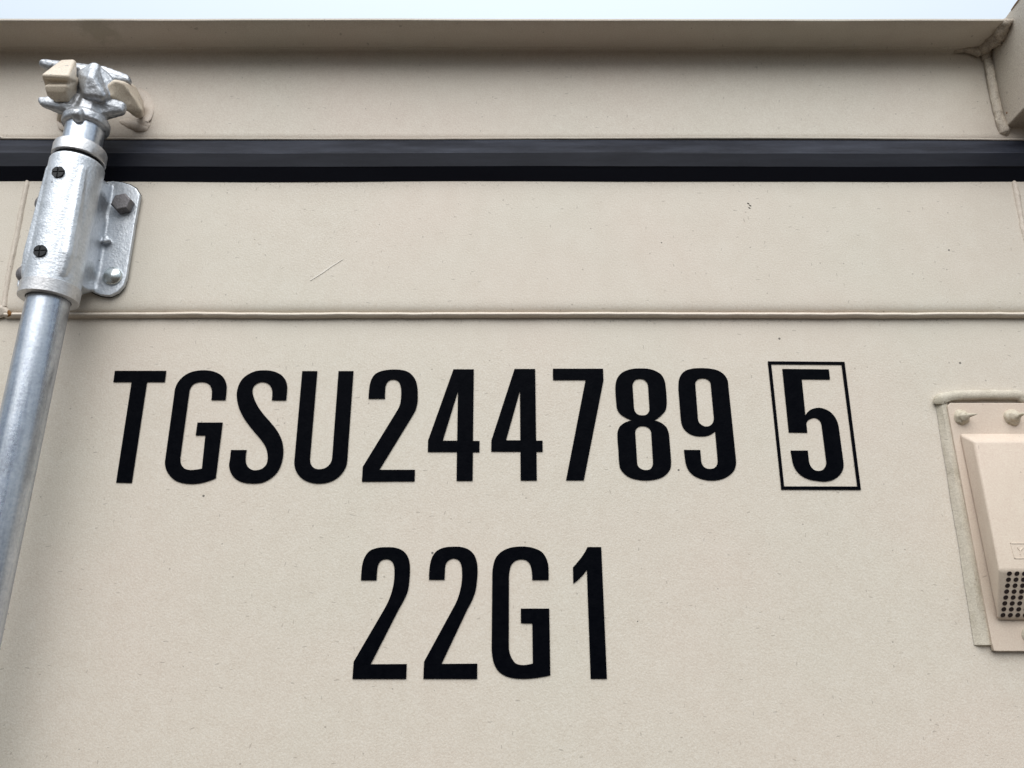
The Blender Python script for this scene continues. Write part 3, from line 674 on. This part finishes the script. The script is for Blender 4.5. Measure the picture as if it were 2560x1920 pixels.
# ------------------------------------------------------------------ ventilator on the right
ve = empty('ventilator', tuple(P(2500, 1320, 0))); ve.parent = cont; ve.location = P(2500, 1320, 0) - WLOC[cont]
def V4(x, y): return (2260 + x / 2.0733, 900 + y / 2.0733)
vx = P(2700, 1320, .004).x
PL = .0045
b_ = bmesh.new()
tl = P(*V4(222, 222), PL); bl = P(*V4(462, 1498), PL)
a_ = [Vector((vx, -PL, tl.z)), Vector((tl.x + .003, -PL, tl.z)), Vector((tl.x, -PL, tl.z - .003)), Vector((bl.x, -PL, bl.z + .004)), P(*V4(468, 1507), PL), P(*V4(482, 1510), PL), Vector((vx, -PL, P(*V4(482, 1510), PL).z))]
fa = [b_.verts.new(v) for v in a_]; fb = [b_.verts.new((v.x, -.0005, v.z)) for v in a_]
b_.faces.new(fa); b_.faces.new(fb[::-1])
for i in range(len(fa)): b_.faces.new((fa[i], fb[i], fb[(i + 1) % len(fa)], fa[(i + 1) % len(fa)]))
bevel(b_, .0006, 2); obj('mounting_plate', b_, M['vent'], ve, False)
# hood: wedge, deepest above the grille
dT, dB = .017, .030
def clampx(v): return v
hTL = P(*V4(368, 420), dT); hBL = P(*V4(492, 1092), dB)                    # front face, left edge
bTL = P(*V4(282, 378), PL); bBL = P(*V4(482, 1352), PL + .001)             # foot of the hood
gBL = P(*V4(495, 1335), .0095)                                             # foot of the grille slope
b_ = bmesh.new()
def rx(v): return Vector((vx - .004, v.y, v.z))
hv = dict(a=hTL, b=hBL, c=gBL, d=bTL, e=bBL)
L_ = {k: b_.verts.new(v) for k, v in hv.items()}; R_ = {k: b_.verts.new(rx(v)) for k, v in hv.items()}
b_.faces.new((L_['a'], R_['a'], R_['b'], L_['b'])); b_.faces.new((L_['b'], R_['b'], R_['c'], L_['c'])); b_.faces.new((L_['c'], R_['c'], R_['e'], L_['e']))
b_.faces.new((L_['d'], R_['d'], R_['a'], L_['a'])); b_.faces.new((L_['d'], L_['a'], L_['b'], L_['c'], L_['e'])); b_.faces.new((R_['d'], R_['e'], R_['c'], R_['b'], R_['a'])); b_.faces.new((L_['d'], L_['e'], R_['e'], R_['d']))
bmesh.ops.bevel(b_, geom=b_.edges[:], offset=.0040, segments=6, profile=.5, affect='EDGES', clamp_overlap=True)
hood = obj('hood', b_, M['vent'], ve, True)
# grille holes: rows of dark round holes sunk in the sloping lower face
gn = (rx(hBL) - hBL).cross(gBL - hBL).normalized()
if gn.y > 0: gn = -gn
def ray_plane(px, py):
    o = Vector((0, -D, CAMZ)); dr = (P(px, py, 0) - o).normalized()
    return o + dr * ((hBL - o).dot(gn) / dr.dot(gn))
first = None
p00 = ray_plane(*V4(546, 1107)); p01 = ray_plane(*V4(585, 1107)); p70 = ray_plane(*V4(520, 1322))
du = Vector(((p01 - p00).x, 0, 0)); dv = (p70 - p00) / 7; dv.x = 0
for r_ in range(8):
    for c_ in range(9):
        if first is None:
            b_ = bmesh.new(); lathe(b_, p00 - gn * .003, gn, [(0, .0015), (.0030, .0015), (.0031, .0015)], 14)
            lathe(b_, p00, gn, [(.0001, .0015), (.0003, .0018), (.00015, .0020)], 14, cap=False)
            first = obj('grille_hole', b_, M['inner'], ve); o = first
        else:
            o = first.copy(); COL.objects.link(o); o.parent = ve
        o.location = first.location + du * c_ + dv * r_ if not (r_ == 0 and c_ == 0) else first.location
# stamped label recess with a raised letter
fn = (rx(hTL) - hTL).cross(hBL - hTL).normalized()
if fn.y > 0: fn = -fn
def on_face(px, py, off=0.0):
    o = Vector((0, -D, CAMZ)); dr = (P(px, py, 0) - o).normalized()
    return o + dr * ((hTL - o).dot(fn) / dr.dot(fn)) + fn * off
q0 = on_face(*V4(550, 948)); q1 = on_face(*V4(562, 1030)); wd = .052
b_ = bmesh.new(); e_ = .0007
for (x0, x1, z0, z1) in ((q0.x, q0.x + wd, q0.z, q0.z - e_), (q0.x, q0.x + wd, q1.z + e_, q1.z), (q0.x, q0.x + e_, q0.z, q1.z), (q0.x + wd - e_, q0.x + wd, q0.z, q1.z)):
    def pt(x, z, off):
        k = (z - q0.z) / (q1.z - q0.z); y = q0.y + (q1.y - q0.y) * k; return Vector((x, y, z)) + fn * off
    top = [b_.verts.new(pt(x, z, .0004)) for x, z in ((x0, z0), (x1, z0), (x1, z1), (x0, z1))]; bot = [b_.verts.new(pt(x, z, -.0003)) for x, z in ((x0, z0), (x1, z0), (x1, z1), (x0, z1))]
    b_.faces.new(top)
    for i in range(4): b_.faces.new((top[i], bot[i], bot[(i + 1) % 4], top[(i + 1) % 4]))
obj('label_border', b_, M['vent'], ve)
b_ = bmesh.new()
jn = on_face(*V4(601, 990), .0001)
for q in (on_face(*V4(586, 970), .0001), on_face(*V4(618, 970), .0001), on_face(*V4(602, 1008), .0001)):
    tube(b_, [jn, q], .00042, 6, .002)
obj('raised_letter', b_, M['vent'], ve, True)['label'] = 'raised letter Y'
# sealed rivets
def dollop(px_, py_, tip, seed, rr=.0062):
    b2 = bmesh.new(); q = P(px_, py_, PL)
    lathe(b2, q, OUT, [(-.001, rr * 1.15), (.0005, rr * 1.1), (.0018, rr * .98), (.0030, rr * .90), (.0036, rr * .74), (.0055, rr * .70), (.0066, rr * .5), (.0080, rr * .30)], 24, r_noise=.0012, seed=seed)
    hull(b2, [(q + OUT * .006, rr * .42), (q + OUT * .008 + Vector(tip) * .6, rr * .2)]); hull(b2, [(q + OUT * .008 + Vector(tip) * .5, rr * .2), (q + OUT * .009 + Vector(tip), .0002)])
    return fuse('sealed_rivet', b2, M['seal2'], ve, .0006, 2)
M['seal2'] = paint('rivet_sealant', (.50, .45, .36), .5, grain=.6, speck=.6, dirt=((.22, .18, .10), 120, .56, .7, .8), bump=.8)
dollop(2404, 1044, (.010, 0, .001), 3); dollop(2530, 1044, (.008, 0, .002), 8, .0066); dollop(2577, 1588, (.002, 0, .001), 9)
# smeared sealant round the plate
b_ = bmesh.new()
tube(b_, [P(2349, 1008, .002), P(2352, 998, .003), P(2380, 990, .0035), P(2440, 987, .0035), P(2500, 987, .0035), P(2545, 988, .0035), P(2557, 1000, .003), P(2600, 1004, .002)], [.0050, .0052, .0042, .0046, .0043, .0044, .003, .002], 14, .0012, .0005, 90, 91, .65)
obj('sealant_bead', b_, M['seal'], ve, True)
b_ = bmesh.new(); rows = []
NS = 120
for i in range(NS + 1):
    f = i / NS; y = 1005 + (1612 - 1005) * f
    xl = 2336 + (2434 - 2336) * f ** .93 + 2 * n1(f, 6, 92) + .8 * n1(f, 50, 93) + (5 * max(0, n1(f, 9, 97)) if f > .9 else 0); xr = 2369 + (2483 - 2369) * f + 1.0 * n1(f, 30, 94)
    r_ = []
    for j in range(7):
        g_ = j / 6; x = xl + (xr - xl) * g_
        dep = .0002 + .0046 * math.sin(math.pi * min(1, g_ * .84)) ** 1.25 * (.85 + .2 * n1(f, 9, 95 + j * .3)) * (1 if g_ > 0 else 0)
        r_.append(b_.verts.new(P(x, y, max(-.001, dep))))
    rows.append(r_)
for i in range(NS):
    for j in range(6): b_.faces.new((rows[i][j], rows[i][j + 1], rows[i + 1][j + 1], rows[i + 1][j]))
e0 = [b_.verts.new(P(2434 + 8 * j, 1615 + (3 if 0 < j < 6 else 0), -.0008)) for j in range(7)]
for j in range(6): b_.faces.new((rows[-1][j], rows[-1][j + 1], e0[j + 1], e0[j]))
obj('smeared_sealant', b_, M['seal'], ve, True)
